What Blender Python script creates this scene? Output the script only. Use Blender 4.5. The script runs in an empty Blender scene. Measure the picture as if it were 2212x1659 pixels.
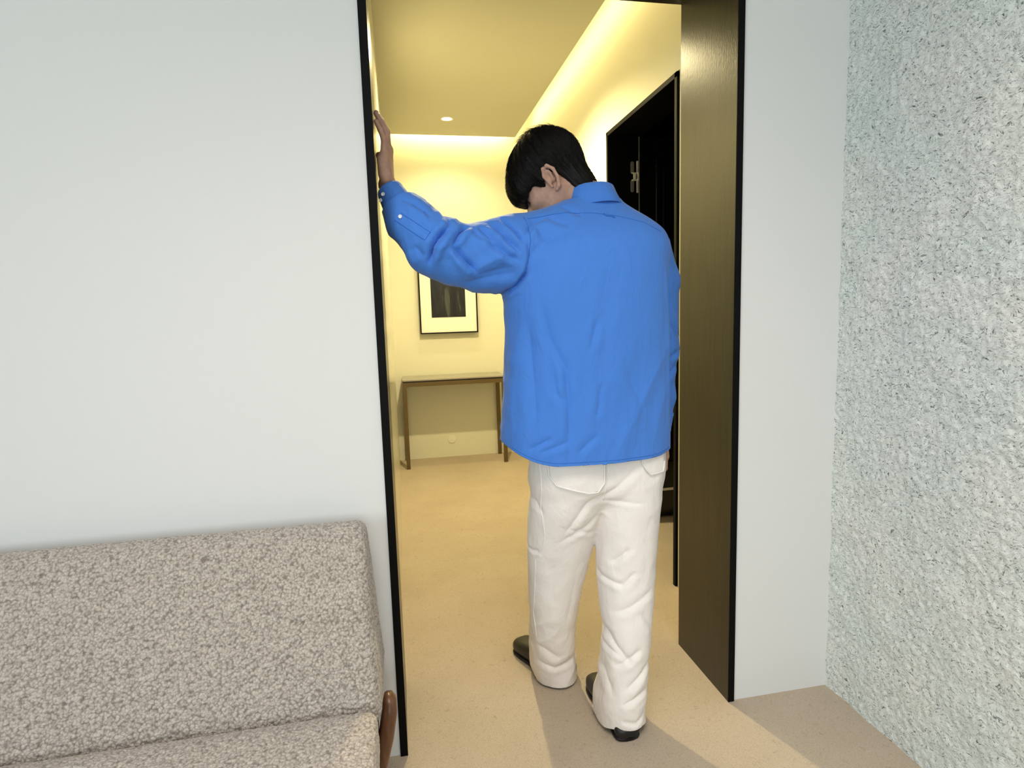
import bpy, bmesh, math, random
import numpy as np
from mathutils import Vector, Matrix, noise
from mathutils.bvhtree import BVHTree

random.seed(4); RNG = np.random.default_rng(7)
S = bpy.context.scene
COL = S.collection

# ------------------------------------------------------------------ camera
yaw, pitch, roll, foc = 0.18693895, -0.12085105, -0.03037963, 1271.10
f = Vector((math.sin(yaw)*math.cos(pitch), math.cos(yaw)*math.cos(pitch), math.sin(pitch)))
r0 = Vector((math.cos(yaw), -math.sin(yaw), 0)); u0 = r0.cross(f)
rt = math.cos(roll)*r0 + math.sin(roll)*u0; up = -math.sin(roll)*r0 + math.cos(roll)*u0
cd = bpy.data.cameras.new('camera'); cam = bpy.data.objects.new('camera', cd); COL.objects.link(cam)
cd.sensor_width = 36; cd.lens = 36*foc/2212; cd.clip_start = .02
M = Matrix((rt, up, -f)).transposed().to_4x4(); M.translation = Vector((0, 0, 1.25)); cam.matrix_world = M
S.camera = cam

# ------------------------------------------------------------------ world, lights, exposure
w = bpy.data.worlds.new('world'); S.world = w; w.use_nodes = True
w.node_tree.nodes['Background'].inputs[0].default_value = (.75, .85, 1, 1)
w.node_tree.nodes['Background'].inputs[1].default_value = 0.6
S.view_settings.view_transform = 'Standard'; S.view_settings.look = 'None'
S.view_settings.exposure = 0.0; S.view_settings.gamma = 1; S.view_settings.use_curve_mapping = False
S.cycles.max_bounces = 8; S.cycles.diffuse_bounces = 5

def light(kind, name, loc, aim, power, col, **k):
    ld = bpy.data.lights.new(name, kind); ld.energy = power; ld.color = col
    for a, b in k.items(): setattr(ld, a, b)
    o = bpy.data.objects.new(name, ld); COL.objects.link(o); o.location = loc
    o.rotation_euler = (Vector(aim)-Vector(loc)).to_track_quat('-Z', 'Y').to_euler()
    return o
DAY = (.86, .97, 1.0); WARM = (1, .80, .36)
# daylight outside the windows: a large one on the left, a smaller one behind the photographer
light('AREA', 'window_daylight', (-3.45, -1.85, 1.80), (1.3, .75, 1.30), 100, DAY, shape='RECTANGLE', size=2.6, size_y=1.7)
light('AREA', 'window_daylight', (.1, -4.75, 1.75), (.9, 1.6, 1.4), 68, DAY, shape='RECTANGLE', size=2.2, size_y=1.6)
# ceiling lamp of the lounge
light('AREA', 'lounge_ceiling_light', (.15, .05, 2.80), (.15, .05, 0), 28, (1, .91, .83), shape='RECTANGLE', size=1.6, size_y=1.0, spread=math.radians(118))
# hall: cove strips on the dropped ceiling and the downlights in it
light('AREA', 'cove_right', (1.045, 3.45, 2.80), (1.18, 3.45, 2.78), 8, WARM, shape='RECTANGLE', size=3.0, size_y=.05)
light('AREA', 'cove_back', (.5, 4.985, 2.80), (.5, 5.13, 2.78), 6.5, WARM, shape='RECTANGLE', size=1.0, size_y=.05)
DL = [(.434, 4.57), (.434, 3.32)]
for i, (x, y) in enumerate(DL):
    light('SPOT', 'hall_downlight_beam', (x, y, 2.675), (x, y, 0), (40, 186)[i], (1, .84, .46), spot_size=2.58, spot_blend=.55, shadow_soft_size=.03)

# ------------------------------------------------------------------ materials
def mat(name, base, rough=.6, spec=.5, metal=0, build=None, **k):
    m = bpy.data.materials.new(name); m.use_nodes = True
    nt = m.node_tree; b = nt.nodes['Principled BSDF']
    b.inputs['Base Color'].default_value = (*base, 1); b.inputs['Roughness'].default_value = rough
    b.inputs['Specular IOR Level'].default_value = spec; b.inputs['Metallic'].default_value = metal
    for a, v in k.items(): b.inputs[a.replace('_', ' ')].default_value = v
    if build: build(nt, b)
    return m
def node(nt, t, **k):
    n = nt.nodes.new(t)
    for a, v in k.items():
        if hasattr(n, a): setattr(n, a, v)
        else: n.inputs[a.replace('_', ' ')].default_value = v
    return n
def coords(nt, scale=(1, 1, 1), rot=(0, 0, 0)):
    t = node(nt, 'ShaderNodeNewGeometry'); mp = nt.nodes.new('ShaderNodeMapping')
    mp.inputs['Scale'].default_value = scale; mp.inputs['Rotation'].default_value = rot
    nt.links.new(t.outputs['Position'], mp.inputs[0]); return mp.outputs[0]
def noise_n(nt, vec, scale, detail=4, rough=.5, dist=0):
    n = node(nt, 'ShaderNodeTexNoise'); n.inputs['Scale'].default_value = scale; n.inputs['Detail'].default_value = detail
    n.inputs['Roughness'].default_value = rough; n.inputs['Distortion'].default_value = dist
    nt.links.new(vec, n.inputs['Vector']); return n.outputs['Fac']
def ramp(nt, fac, stops):
    r = nt.nodes.new('ShaderNodeValToRGB'); e = r.color_ramp.elements
    e[0].position, e[0].color = stops[0][0], (*stops[0][1], 1); e[1].position, e[1].color = stops[-1][0], (*stops[-1][1], 1)
    for p, c in stops[1:-1]: q = e.new(p); q.color = (*c, 1)
    nt.links.new(fac, r.inputs[0]); return r.outputs[0]
def bump(nt, b, h, strength, dist, prev=None):
    n = nt.nodes.new('ShaderNodeBump'); n.inputs['Strength'].default_value = strength; n.inputs['Distance'].default_value = dist
    nt.links.new(h, n.inputs['Height'])
    if prev is not None: nt.links.new(prev, n.inputs['Normal'])
    nt.links.new(n.outputs[0], b.inputs['Normal']); return n.outputs[0]

def b_paint(nt, b):
    v = coords(nt); bump(nt, b, noise_n(nt, v, 240, 2), .04, .001)
M_white = mat('white wall paint', (.69, .69, .68), .7, .3, build=b_paint)
M_cream = mat('hall wall paint', (.72, .70, .565), .75, .25, build=b_paint)
M_gloss = mat('semi gloss hall wall paint', (.72, .70, .565), .16, .5)
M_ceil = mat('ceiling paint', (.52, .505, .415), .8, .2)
M_black = mat('black lacquered frame', (.002, .002, .002), .5, .1)
def b_veneer(nt, b):
    v = coords(nt, (26, 26, 1.6)); n = noise_n(nt, v, 3.0, 5, .6, .4)
    c = ramp(nt, n, [(.3, (.018, .014, .007)), (.7, (.034, .027, .015))]); nt.links.new(c, b.inputs['Base Color'])
    v2 = coords(nt, (90, 90, 22)); bump(nt, b, noise_n(nt, v2, 3, 3), .25, .0012)
M_veneer = mat('dark stained veneer', (.04, .03, .02), .28, .38, build=b_veneer)
def b_bdoor(nt, b):
    v = coords(nt, (40, 40, 4)); bump(nt, b, noise_n(nt, v, 3, 3), .05, .001)
M_bdoor = mat('black door lacquer', (.004, .004, .003), .20, .5, build=b_bdoor)
M_steel = mat('satin steel', (.80, .78, .68), .38, .5, .35)
M_zinc = mat('dark zinc plate', (.20, .19, .16), .5, .4, .3)

def b_rock(nt, b):
    v = coords(nt)
    wob = nt.nodes.new('ShaderNodeTexNoise'); wob.inputs['Scale'].default_value = 24; wob.inputs['Detail'].default_value = 3
    nt.links.new(v, wob.inputs['Vector'])
    mx = nt.nodes.new('ShaderNodeMixRGB'); mx.blend_type = 'ADD'; mx.inputs[0].default_value = .05
    nt.links.new(v, mx.inputs[1]); nt.links.new(wob.outputs['Color'], mx.inputs[2])
    mp = nt.nodes.new('ShaderNodeMapping'); mp.inputs['Rotation'].default_value = (.55, 0, 0); mp.inputs['Scale'].default_value = (1, .62, 1.5)
    nt.links.new(mx.outputs[0], mp.inputs[0])
    n1 = noise_n(nt, mp.outputs[0], 150, 3, .6, 1.2); n2 = noise_n(nt, mp.outputs[0], 330, 3, .6, .8); n3 = noise_n(nt, v, 5, 3)
    a = ramp(nt, n1, [(.30, (.07, .08, .08)), (.37, (.34, .36, .35)), (.44, (.70, .72, .705)), (.60, (.80, .82, .80)), (.75, (.86, .88, .86))])
    c = ramp(nt, n2, [(.30, (.45, .46, .46)), (.44, (1, 1, 1)), (1, (1, 1, 1))])
    d = ramp(nt, n3, [(.3, (.90, .95, .94)), (.7, (1, .99, .97))])
    m1 = nt.nodes.new('ShaderNodeMixRGB'); m1.blend_type = 'MULTIPLY'; m1.inputs[0].default_value = 1
    nt.links.new(a, m1.inputs[1]); nt.links.new(c, m1.inputs[2])
    m2 = nt.nodes.new('ShaderNodeMixRGB'); m2.blend_type = 'MULTIPLY'; m2.inputs[0].default_value = 1
    nt.links.new(m1.outputs[0], m2.inputs[1]); nt.links.new(d, m2.inputs[2]); nt.links.new(m2.outputs[0], b.inputs['Base Color'])
    p = bump(nt, b, n1, .45, .004); bump(nt, b, n2, .3, .002, p)
M_rock = mat('rough fibre plaster', (.6, .62, .6), .85, .2, build=b_rock)

def b_carpet(nt, b):
    v = coords(nt); n1 = noise_n(nt, v, 260, 4, .7, .6); n2 = noise_n(nt, v, 3.2, 5, .6); n3 = noise_n(nt, v, 60, 3, .7, 1.0)
    c = ramp(nt, n1, [(.25, (.37, .305, .235)), (.5, (.49, .41, .32)), (.8, (.57, .49, .395))]); d = ramp(nt, n2, [(.3, (.90, .89, .86)), (.7, (1, 1, 1))])
    e = ramp(nt, n3, [(.25, (.78, .76, .74)), (.42, (1, 1, 1)), (1, (1, 1, 1))])
    m = nt.nodes.new('ShaderNodeMixRGB'); m.blend_type = 'MULTIPLY'; m.inputs[0].default_value = 1
    nt.links.new(c, m.inputs[1]); nt.links.new(d, m.inputs[2])
    m2 = nt.nodes.new('ShaderNodeMixRGB'); m2.blend_type = 'MULTIPLY'; m2.inputs[0].default_value = 1
    nt.links.new(m.outputs[0], m2.inputs[1]); nt.links.new(e, m2.inputs[2]); nt.links.new(m2.outputs[0], b.inputs['Base Color'])
    bump(nt, b, n1, .5, .003)
M_carpet = mat('beige short pile carpet', (.5, .42, .3), .95, .1, build=b_carpet)

def b_boucle(nt, b):
    v = coords(nt)
    wb = nt.nodes.new('ShaderNodeTexNoise'); wb.inputs['Scale'].default_value = 90; nt.links.new(v, wb.inputs['Vector'])
    ad = nt.nodes.new('ShaderNodeMixRGB'); ad.blend_type = 'ADD'; ad.inputs[0].default_value = .009; nt.links.new(v, ad.inputs[1]); nt.links.new(wb.outputs['Color'], ad.inputs[2])
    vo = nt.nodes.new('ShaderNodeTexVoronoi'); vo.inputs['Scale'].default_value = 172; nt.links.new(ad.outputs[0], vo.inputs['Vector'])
    # looped yarn, with crevice shade painted into the colour between the loops
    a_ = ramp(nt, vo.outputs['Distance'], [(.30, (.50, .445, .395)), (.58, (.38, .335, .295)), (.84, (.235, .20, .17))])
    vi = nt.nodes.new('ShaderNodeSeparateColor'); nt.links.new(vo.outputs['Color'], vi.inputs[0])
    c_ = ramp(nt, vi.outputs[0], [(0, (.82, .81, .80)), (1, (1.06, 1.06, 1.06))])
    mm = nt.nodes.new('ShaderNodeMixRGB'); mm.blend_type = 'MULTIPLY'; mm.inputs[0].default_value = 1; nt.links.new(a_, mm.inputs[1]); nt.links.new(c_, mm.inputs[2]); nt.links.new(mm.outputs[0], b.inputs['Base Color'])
    inv = nt.nodes.new('ShaderNodeMath'); inv.operation = 'SUBTRACT'; inv.inputs[0].default_value = 1; nt.links.new(vo.outputs['Distance'], inv.inputs[1])
    p = bump(nt, b, inv.outputs[0], .8, .0025); bump(nt, b, noise_n(nt, v, 500, 3, .6, .6), .35, .0015, p)
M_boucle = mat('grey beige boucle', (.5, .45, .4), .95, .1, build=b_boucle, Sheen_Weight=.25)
def b_wood(nt, b):
    v = coords(nt, (8, 8, 1.2), (.2, .1, 0)); n = noise_n(nt, v, 6, 5, .6, .8)
    c = ramp(nt, n, [(.3, (.075, .030, .013)), (.6, (.15, .065, .028)), (.8, (.20, .09, .04))]); nt.links.new(c, b.inputs['Base Color'])
M_wood = mat('walnut', (.14, .06, .03), .35, .5, build=b_wood)
M_brass = mat('dull bronze', (.150, .105, .045), .45, .4, .55)
M_stone = mat('grey stone top', (.27, .25, .215), .22, .5)
M_dark = mat('dark shadow gap metal', (.02, .012, .01), .5)
M_mat_ = mat('mount board', (.84, .82, .74), .8, .1)
def b_print(nt, b):
    v = coords(nt, (9, 1, 1.6)); n = noise_n(nt, v, 2.2, 3, .5, .6)
    c = ramp(nt, n, [(.45, (.008, .007, .006)), (.60, (.018, .018, .015)), (.70, (.06, .065, .055))]); nt.links.new(c, b.inputs['Base Color'])
M_print = mat('dark photograph print', (.02, .02, .02), .35, .4, build=b_print)
M_plate = mat('wall plate', (.78, .74, .62), .5)

def b_shirt(nt, b):
    v = coords(nt); n = noise_n(nt, v, 900, 2); n2 = noise_n(nt, coords(nt, (1, 1, .45)), 34, 4, .55, .5)
    p = bump(nt, b, n2, .48, .008); bump(nt, b, n, .06, .0005, p)
M_shirt = mat('blue cotton', (.056, .200, .635), .72, .25, build=b_shirt, Sheen_Weight=.15)
M_shirt_in = mat('blue seam thread', (.035, .15, .52), .8, .2)
def b_trs(nt, b):
    v = coords(nt); n = noise_n(nt, v, 800, 2); n2 = noise_n(nt, coords(nt, (1, 1, .6)), 26, 4, .55, .6)
    p = bump(nt, b, n2, .42, .009); bump(nt, b, n, .06, .0005, p)
M_trs = mat('white cotton twill', (.82, .765, .725), .8, .2, build=b_trs)
M_button = mat('pearl button', (.8, .8, .82), .25, .5)
M_leather = mat('black leather', (.008, .0075, .0075), .42, .5)
M_sole = mat('black rubber sole', (.008, .008, .008), .6, .4)
def b_skin(nt, b):
    v = coords(nt); n = noise_n(nt, v, 60, 4); c = ramp(nt, n, [(.3, (.40, .225, .155)), (.7, (.50, .30, .215))]); nt.links.new(c, b.inputs['Base Color'])
    bump(nt, b, noise_n(nt, v, 420, 3), .12, .0006)
M_skin = mat('skin', (.46, .26, .18), .55, .35, build=b_skin, Subsurface_Weight=.06)
M_hair = mat('black hair', (.004, .0032, .003), .48, .16)
M_eye = mat('eye dark', (.02, .012, .01), .2)
M_nail = mat('fingernail', (.60, .38, .30), .3)
M_lens = bpy.data.materials.new('lit lamp lens'); M_lens.use_nodes = True
nt = M_lens.node_tree; nt.nodes.remove(nt.nodes['Principled BSDF']); e = nt.nodes.new('ShaderNodeEmission')
e.inputs[0].default_value = (1, .95, .82, 1); e.inputs[1].default_value = 6; nt.links.new(e.outputs[0], nt.nodes['Material Output'].inputs[0])
M_glass = mat('window glass', (1, 1, 1), 0, .5, Transmission_Weight=1.0)

# ------------------------------------------------------------------ object helpers
def link(name, me, parent=None):
    o = bpy.data.objects.new(name, me); COL.objects.link(o)
    if parent is not None: o.parent = parent
    return o
def obj(name, bm, m, parent=None, smooth=False, bevel=0, seg=2):
    me = bpy.data.meshes.new(name); bmesh.ops.recalc_face_normals(bm, faces=bm.faces); bm.to_mesh(me); bm.free()
    if smooth: me.shade_smooth()
    me.materials.append(m); o = link(name, me, parent)
    if bevel:
        q = o.modifiers.new('bevel', 'BEVEL'); q.width = bevel; q.segments = seg; q.limit_method = 'ANGLE'
    return o
def pyobj(name, V, F, m, parent=None, smooth=True):
    me = bpy.data.meshes.new(name); me.from_pydata([tuple(v) for v in V], [], [tuple(int(i) for i in q) for q in F]); me.update()
    if smooth: me.shade_smooth()
    me.materials.append(m); return link(name, me, parent)
def struct(o): o['kind'] = 'structure'; return o
def tag(o, label, cat, group=None):
    o['label'] = label; o['category'] = cat
    if group: o['group'] = group
    return o
def empty(name, loc): o = link(name, None); o.location = loc; return o
def box(bm, x0, x1, y0, y1, z0, z1):
    v = [bm.verts.new(p) for p in [(x0, y0, z0), (x1, y0, z0), (x1, y1, z0), (x0, y1, z0), (x0, y0, z1), (x1, y0, z1), (x1, y1, z1), (x0, y1, z1)]]
    for q in ((3, 2, 1, 0), (4, 5, 6, 7), (0, 1, 5, 4), (1, 2, 6, 5), (2, 3, 7, 6), (3, 0, 4, 7)): bm.faces.new([v[i] for i in q])
def boxes(name, m, bs, parent=None, bevel=0):
    bm = bmesh.new()
    for b in bs: box(bm, *b)
    return obj(name, bm, m, parent, bevel=bevel)
def tube(bm, pts, rad, seg=8, caps=True):
    pts = [Vector(p) for p in pts]; n = len(pts); rad = rad if hasattr(rad, '__len__') else [rad]*n
    rings = []; prev = None
    for i, p in enumerate(pts):
        t = (pts[min(i+1, n-1)]-pts[max(i-1, 0)]).normalized()
        a = prev if prev is not None else (Vector((0, 0, 1)) if abs(t.z) < .9 else Vector((1, 0, 0)))
        a = (a - t*a.dot(t)).normalized(); prev = a; b = t.cross(a)
        rings.append([bm.verts.new(p+(a*math.cos(2*math.pi*k/seg)+b*math.sin(2*math.pi*k/seg))*rad[i]) for k in range(seg)])
    for i in range(n-1):
        for k in range(seg): bm.faces.new((rings[i][k], rings[i][(k+1) % seg], rings[i+1][(k+1) % seg], rings[i+1][k]))
    if caps: bm.faces.new(rings[0][::-1]); bm.faces.new(rings[-1])

# ---------- signed distance modelling (numpy) ----------
def smin(a, b, k):
    h = np.clip(.5+.5*(b-a)/k, 0, 1); return b*(1-h)+a*h-k*h*(1-h)
def smax(a, b, k): return -smin(-a, -b, k)
def sd_cone(P, a, b, ra, rb):
    a = np.array(a, np.float32); ba = np.array(b, np.float32)-a
    pa = P-a; t = np.clip(pa@ba/max(float(ba@ba), 1e-9), 0, 1)
    return np.sqrt(((pa-t[..., None]*ba)**2).sum(-1))-(ra+(rb-ra)*t)
def sd_chain(P, pts, rs, k=.01):
    d = None
    for i in range(len(pts)-1):
        e = sd_cone(P, pts[i], pts[i+1], rs[i], rs[i+1]); d = e if d is None else smin(d, e, k)
    return d
def sd_ell(P, c, r, R=None):
    q = P-np.array(c, np.float32)
    if R is not None: q = q@R
    r = np.array(r, np.float32); k0 = np.sqrt(((q/r)**2).sum(-1)); k1 = np.sqrt(((q/(r*r))**2).sum(-1))+1e-9
    return k0*(k0-1)/k1
def smooth_interp(z, zs, vs):
    # monotone smooth interpolation
    zs = np.array(zs); vs = np.array(vs, float); m = np.gradient(vs, zs)
    i = np.clip(np.searchsorted(zs, z)-1, 0, len(zs)-2); h = zs[i+1]-zs[i]; t = np.clip((z-zs[i])/h, 0, 1)
    return ((2*t**3-3*t**2+1)*vs[i]+(t**3-2*t**2+t)*h*m[i]+(-2*t**3+3*t**2)*vs[i+1]+(t**3-t**2)*h*m[i+1])
def sd_column(P, sec, n=2.4, cap=True):
    """sections (z, x0, x1, yc, b)"""
    sec = sorted(sec); zs = [s[0] for s in sec]; z = np.clip(P[..., 2], zs[0], zs[-1])
    x0 = smooth_interp(z, zs, [s[1] for s in sec]); x1 = smooth_interp(z, zs, [s[2] for s in sec])
    yc = smooth_interp(z, zs, [s[3] for s in sec]); b = np.maximum(smooth_interp(z, zs, [s[4] for s in sec]), .004)
    a = np.maximum((x1-x0)/2, .004); cx = (x0+x1)/2
    k = ((np.abs(P[..., 0]-cx)/a)**n+(np.abs(P[..., 1]-yc)/b)**n+1e-12)**(1/n)
    d = (k-1)*np.minimum(a, b)
    if cap: d = np.maximum(d, np.maximum(zs[0]-P[..., 2], P[..., 2]-zs[-1]))
    return d
def nets(fn, lo, hi, h):
    lo = np.array(lo); n = (np.ceil((np.array(hi)-lo)/h)).astype(int)+1
    ax = [lo[i]+h*np.arange(n[i]) for i in range(3)]
    D = np.empty(n, np.float32)
    for i in range(0, n[0], 24):
        g = np.stack(np.meshgrid(ax[0][i:i+24], ax[1], ax[2], indexing='ij'), -1).astype(np.float32); D[i:i+24] = fn(g)
    D[D == 0] = 1e-6; sg = D < 0
    c = n-1; acc = np.zeros((*c, 3), np.float32); cnt = np.zeros(c, np.float32)
    def corner(o): return tuple(slice(o[k], o[k]+c[k]) for k in range(3))
    for a in range(3):
        for o1 in (0, 1):
            for o2 in (0, 1):
                o = [0, 0, 0]; oth = [k for k in range(3) if k != a]; o[oth[0]] = o1; o[oth[1]] = o2
                p = list(o); p[a] = 1; A = D[corner(o)]; B = D[corner(p)]; m = (A < 0) != (B < 0)
                t = np.where(m, A/np.where(m, A-B, 1), 0)
                for k in range(3): acc[..., k] += np.where(m, t if k == a else o[k], 0)
                cnt += m
    act = cnt > 0; idx = -np.ones(c, np.int64); idx[act] = np.arange(act.sum())
    I = np.argwhere(act); V = (I+acc[act]/cnt[act][:, None])*h+lo
    F = []
    for a in range(3):
        b1, b2 = [k for k in range(3) if k != a]
        sl = [slice(None)]*3; sl[a] = slice(0, n[a]-1); s2 = list(sl); s2[a] = slice(1, n[a])
        m = sg[tuple(sl)] != sg[tuple(s2)]; q = np.argwhere(m)
        q = q[(q[:, b1] > 0) & (q[:, b2] > 0) & (q[:, b1] < c[b1]) & (q[:, b2] < c[b2])]
        def cell(d1, d2):
            z = q.copy(); z[:, b1] -= d1; z[:, b2] -= d2; return idx[z[:, 0], z[:, 1], z[:, 2]]
        f4 = np.stack([cell(1, 1), cell(0, 1), cell(0, 0), cell(1, 0)], 1)
        neg = sg[q[:, 0], q[:, 1], q[:, 2]]; flip = neg if a != 1 else ~neg
        f4[~flip] = f4[~flip][:, ::-1]; F.append(f4)
    return V.astype(np.float64), np.concatenate(F)
def edges_of(F):
    E = np.concatenate([F[:, [0, 1]], F[:, [1, 2]], F[:, [2, 3]], F[:, [3, 0]]]); return E
def lap(V, F, it=2, lam=.5):
    E = edges_of(F); n = len(V); deg = np.bincount(E.ravel(), minlength=n).astype(float)[:, None]
    for _ in range(it):
        s = np.zeros_like(V)
        for k in range(3):
            s[:, k] = np.bincount(E[:, 0], V[E[:, 1], k], n)+np.bincount(E[:, 1], V[E[:, 0], k], n)
        V = V+lam*(s/np.maximum(deg, 1)-V)
    return V
def normals(V, F):
    N = np.cross(V[F[:, 2]]-V[F[:, 0]], V[F[:, 3]]-V[F[:, 1]]); O = np.zeros_like(V)
    for j in range(4):
        for k in range(3): O[:, k] += np.bincount(F[:, j], N[:, k], len(V))
    return O/np.maximum(np.linalg.norm(O, axis=1, keepdims=True), 1e-12)
def creases(V, N, L, weight):
    """L: (polyline of (x, z), width, depth, sharp) – a valley (depth > 0) pressed along the line into the cloth, with a soft ridge beside it"""
    D = np.zeros(len(V)); X = V[:, [0, 2]]
    for pts, wd, dp in L:
        best = np.full(len(V), 9.); along = np.zeros(len(V)); side = np.zeros(len(V)); P = np.array(pts); lens = np.linalg.norm(np.diff(P, axis=0), axis=1); tot = lens.sum(); s0 = 0
        for i in range(len(P)-1):
            a, b = P[i], P[i+1]; d = b-a; t = np.clip(((X-a)@d)/(d@d), -.15 if i == 0 else 0, 1.15 if i == len(P)-2 else 1)
            q = X-(a+t[:, None]*d); r = np.linalg.norm(q, axis=1); m = r < best
            best[m] = r[m]; along[m] = (s0+t[m]*lens[i])/tot; side[m] = np.sign(q[m, 0]*d[1]-q[m, 1]*d[0]); s0 += lens[i]
        fade = np.clip(np.minimum(along+.12, 1.12-along)/.35, 0, 1); fade = fade*fade*(3-2*fade)
        valley = np.exp(-best/wd); ridge = np.exp(-((best-wd*2.2)/(wd*1.5))**2)*(.55+.35*side)
        D += dp*fade*(-valley+.5*ridge)
    return V+N*(D*weight)[:, None]
def vnoise(V, sc, seed=0, oct=3):
    o = np.empty(len(V)); s = Vector((seed*7.1, seed*3.3, seed*1.7))
    for i, v in enumerate(V): o[i] = noise.fractal(Vector((v[0]*sc[0], v[1]*sc[1], v[2]*sc[2]))+s, 1.0, 2.0, oct)
    return o
def cut(bm, co, no):
    """remove everything on the side the normal points to"""
    bmesh.ops.bisect_plane(bm, geom=bm.verts[:]+bm.edges[:]+bm.faces[:], plane_co=co, plane_no=no, clear_outer=True)
def to_bm(V, F):
    me = bpy.data.meshes.new('t'); me.from_pydata(V.tolist(), [], F.tolist()); bm = bmesh.new(); bm.from_mesh(me); bpy.data.meshes.remove(me); return bm

# ================================================================== SETTING
DY0, DY1 = 1.587, 1.916            # door wall, front and back faces
XL, XR = -.037, .967               # clear opening
HZ = 2.236                         # underside of the head lining
struct(boxes('floor', M_carpet, [(-3.2, 3.0, -4.6, 5.3, -.08, 0)]))
struct(boxes('wall_front', M_white, [(-3.1, XL-.021, DY0, DY1, 0, 2.85), (XR+.020, 1.40, DY0, DY1, 0, 2.85), (XL-.021, XR+.020, DY0, DY1, HZ+.02, 2.85)]))
# rough plaster wall on the right, a real relief
bm = bmesh.new(); ny, nz = 460, 580; Y0, Y1, Z0, Z1 = -.05, 1.60, 0, 2.85
def relief(y, z):
    p = Vector((0, y, z)); return .0030*noise.fractal(p*60, 1, 2, 3)+.0045*noise.noise(p*11)
grid = [[bm.verts.new((1.322-relief(Y0+(Y1-Y0)*i/ny, Z0+(Z1-Z0)*j/nz), Y0+(Y1-Y0)*i/ny, Z0+(Z1-Z0)*j/nz)) for j in range(nz+1)] for i in range(ny+1)]
for i in range(ny):
    for j in range(nz): bm.faces.new((grid[i][j], grid[i][j+1], grid[i+1][j+1], grid[i+1][j]))
box(bm, 1.335, 1.45, -4.6, 1.60, 0, 2.85); box(bm, 1.32, 1.335, -4.6, -.05, 0, 2.85)
me = bpy.data.meshes.new('wall_right'); bm.to_mesh(me); bm.free(); me.materials.append(M_rock)
me.shade_smooth(); struct(link('wall_right', me))
struct(boxes('wall_left', M_white, [(-3.2, -3.1, -4.6, -3.2, 0, 2.85), (-3.2, -3.1, -.5, 5.3, 0, 3.1), (-3.2, -3.1, -3.2, -.5, 0, .85), (-3.2, -3.1, -3.2, -.5, 2.6, 2.85)]))
struct(boxes('window_2', M_black, [(-3.19, -3.13, -3.2, -.5, .85, .89), (-3.19, -3.13, -3.2, -.5, 2.56, 2.6), (-3.19, -3.13, -3.2, -3.16, .89, 2.56), (-3.19, -3.13, -.54, -.5, .89, 2.56), (-3.19, -3.13, -1.87, -1.83, .89, 2.56)]))
struct(boxes('wall_rear', M_white, [(-3.1, 1.32, -4.6, -4.5, 0, .95), (-3.1, 1.32, -4.6, -4.5, 2.55, 2.85), (-3.1, -1.0, -4.6, -4.5, .95, 2.55), (1.2, 1.32, -4.6, -4.5, .95, 2.55)]))
struct(boxes('window_1', M_black, [(-1.0, 1.2, -4.58, -4.52, .95, .99), (-1.0, 1.2, -4.58, -4.52, 2.51, 2.55), (-1.0, -.96, -4.58, -4.52, .99, 2.51), (1.16, 1.2, -4.58, -4.52, .99, 2.51), (.08, .12, -4.58, -4.52, .99, 2.51)]))
struct(boxes('ceiling_lounge', M_white, [(-3.2, 1.45, -4.6, DY1, 2.85, 2.93)]))
# hall
struct(boxes('wall_back', M_cream, [(-3.1, 1.29, 5.12, 5.24, 0, 3.1)]))
bm = bmesh.new()
box(bm, 1.176, 1.36, 3.187, 5.12, 0, 3.1); box(bm, 1.176, 1.36, DY1, 2.345, 0, 3.1); box(bm, 1.176, 1.36, 2.345, 3.187, 2.21, 3.1)
box(bm, XR+.02, 1.176, DY1-.002, DY1+.03, 0, 3.1)
struct(obj('wall_right_hall', bm, M_cream))
struct(boxes('wall_left_hall', M_gloss, [(-.20, -.045, DY1+.0045, 5.12, 0, 3.02)]))
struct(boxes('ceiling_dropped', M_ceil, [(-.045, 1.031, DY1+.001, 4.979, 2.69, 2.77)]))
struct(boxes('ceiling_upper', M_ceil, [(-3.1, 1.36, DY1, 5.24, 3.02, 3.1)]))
# small dark lobby behind the black door
struct(boxes('wall_lobby', M_bdoor, [(1.36, 2.6, 3.30, 3.36, 0, 3.1), (2.5, 2.6, 2.0, 3.30, 0, 3.1), (1.36, 2.6, 1.95, 2.0, 0, 3.1), (1.36, 2.6, 1.95, 3.36, 2.75, 2.8)]))

# doorway lining: dark veneer reveals with a black front edge
bm = bmesh.new()
box(bm, XL-.019, XL, DY0-.004, DY1+.004, 0, HZ+.019); box(bm, XR, XR+.019, DY0-.004, DY1+.004, 0, HZ+.019); box(bm, XL, XR, DY0-.004, DY1+.004, HZ, HZ+.019)
tr = struct(obj('trim_1', bm, M_veneer))
bm = bmesh.new(); e0, e1 = DY0-.007, DY0-.0042
box(bm, XL-.020, XL+.0005, e0, e1, 0, HZ+.02); box(bm, XR-.0005, XR+.020, e0, e1, 0, HZ+.02); box(bm, XL, XR, e0, e1, HZ-.0005, HZ+.02)
struct(obj('trim_edge', bm, M_black, tr)).name = 'front_edge'
# black frame of the side door
bm = bmesh.new(); fx0, fx1 = 1.166, 1.345; a, b, T = 2.350, 3.187, 2.205
box(bm, fx0, fx1, a, a+.022, 0, T); box(bm, fx0, fx1, b-.022, b, 0, T); box(bm, fx0, fx1, a, b, T-.022, T)
struct(obj('trim_2', bm, M_black, bevel=.001))
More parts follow.
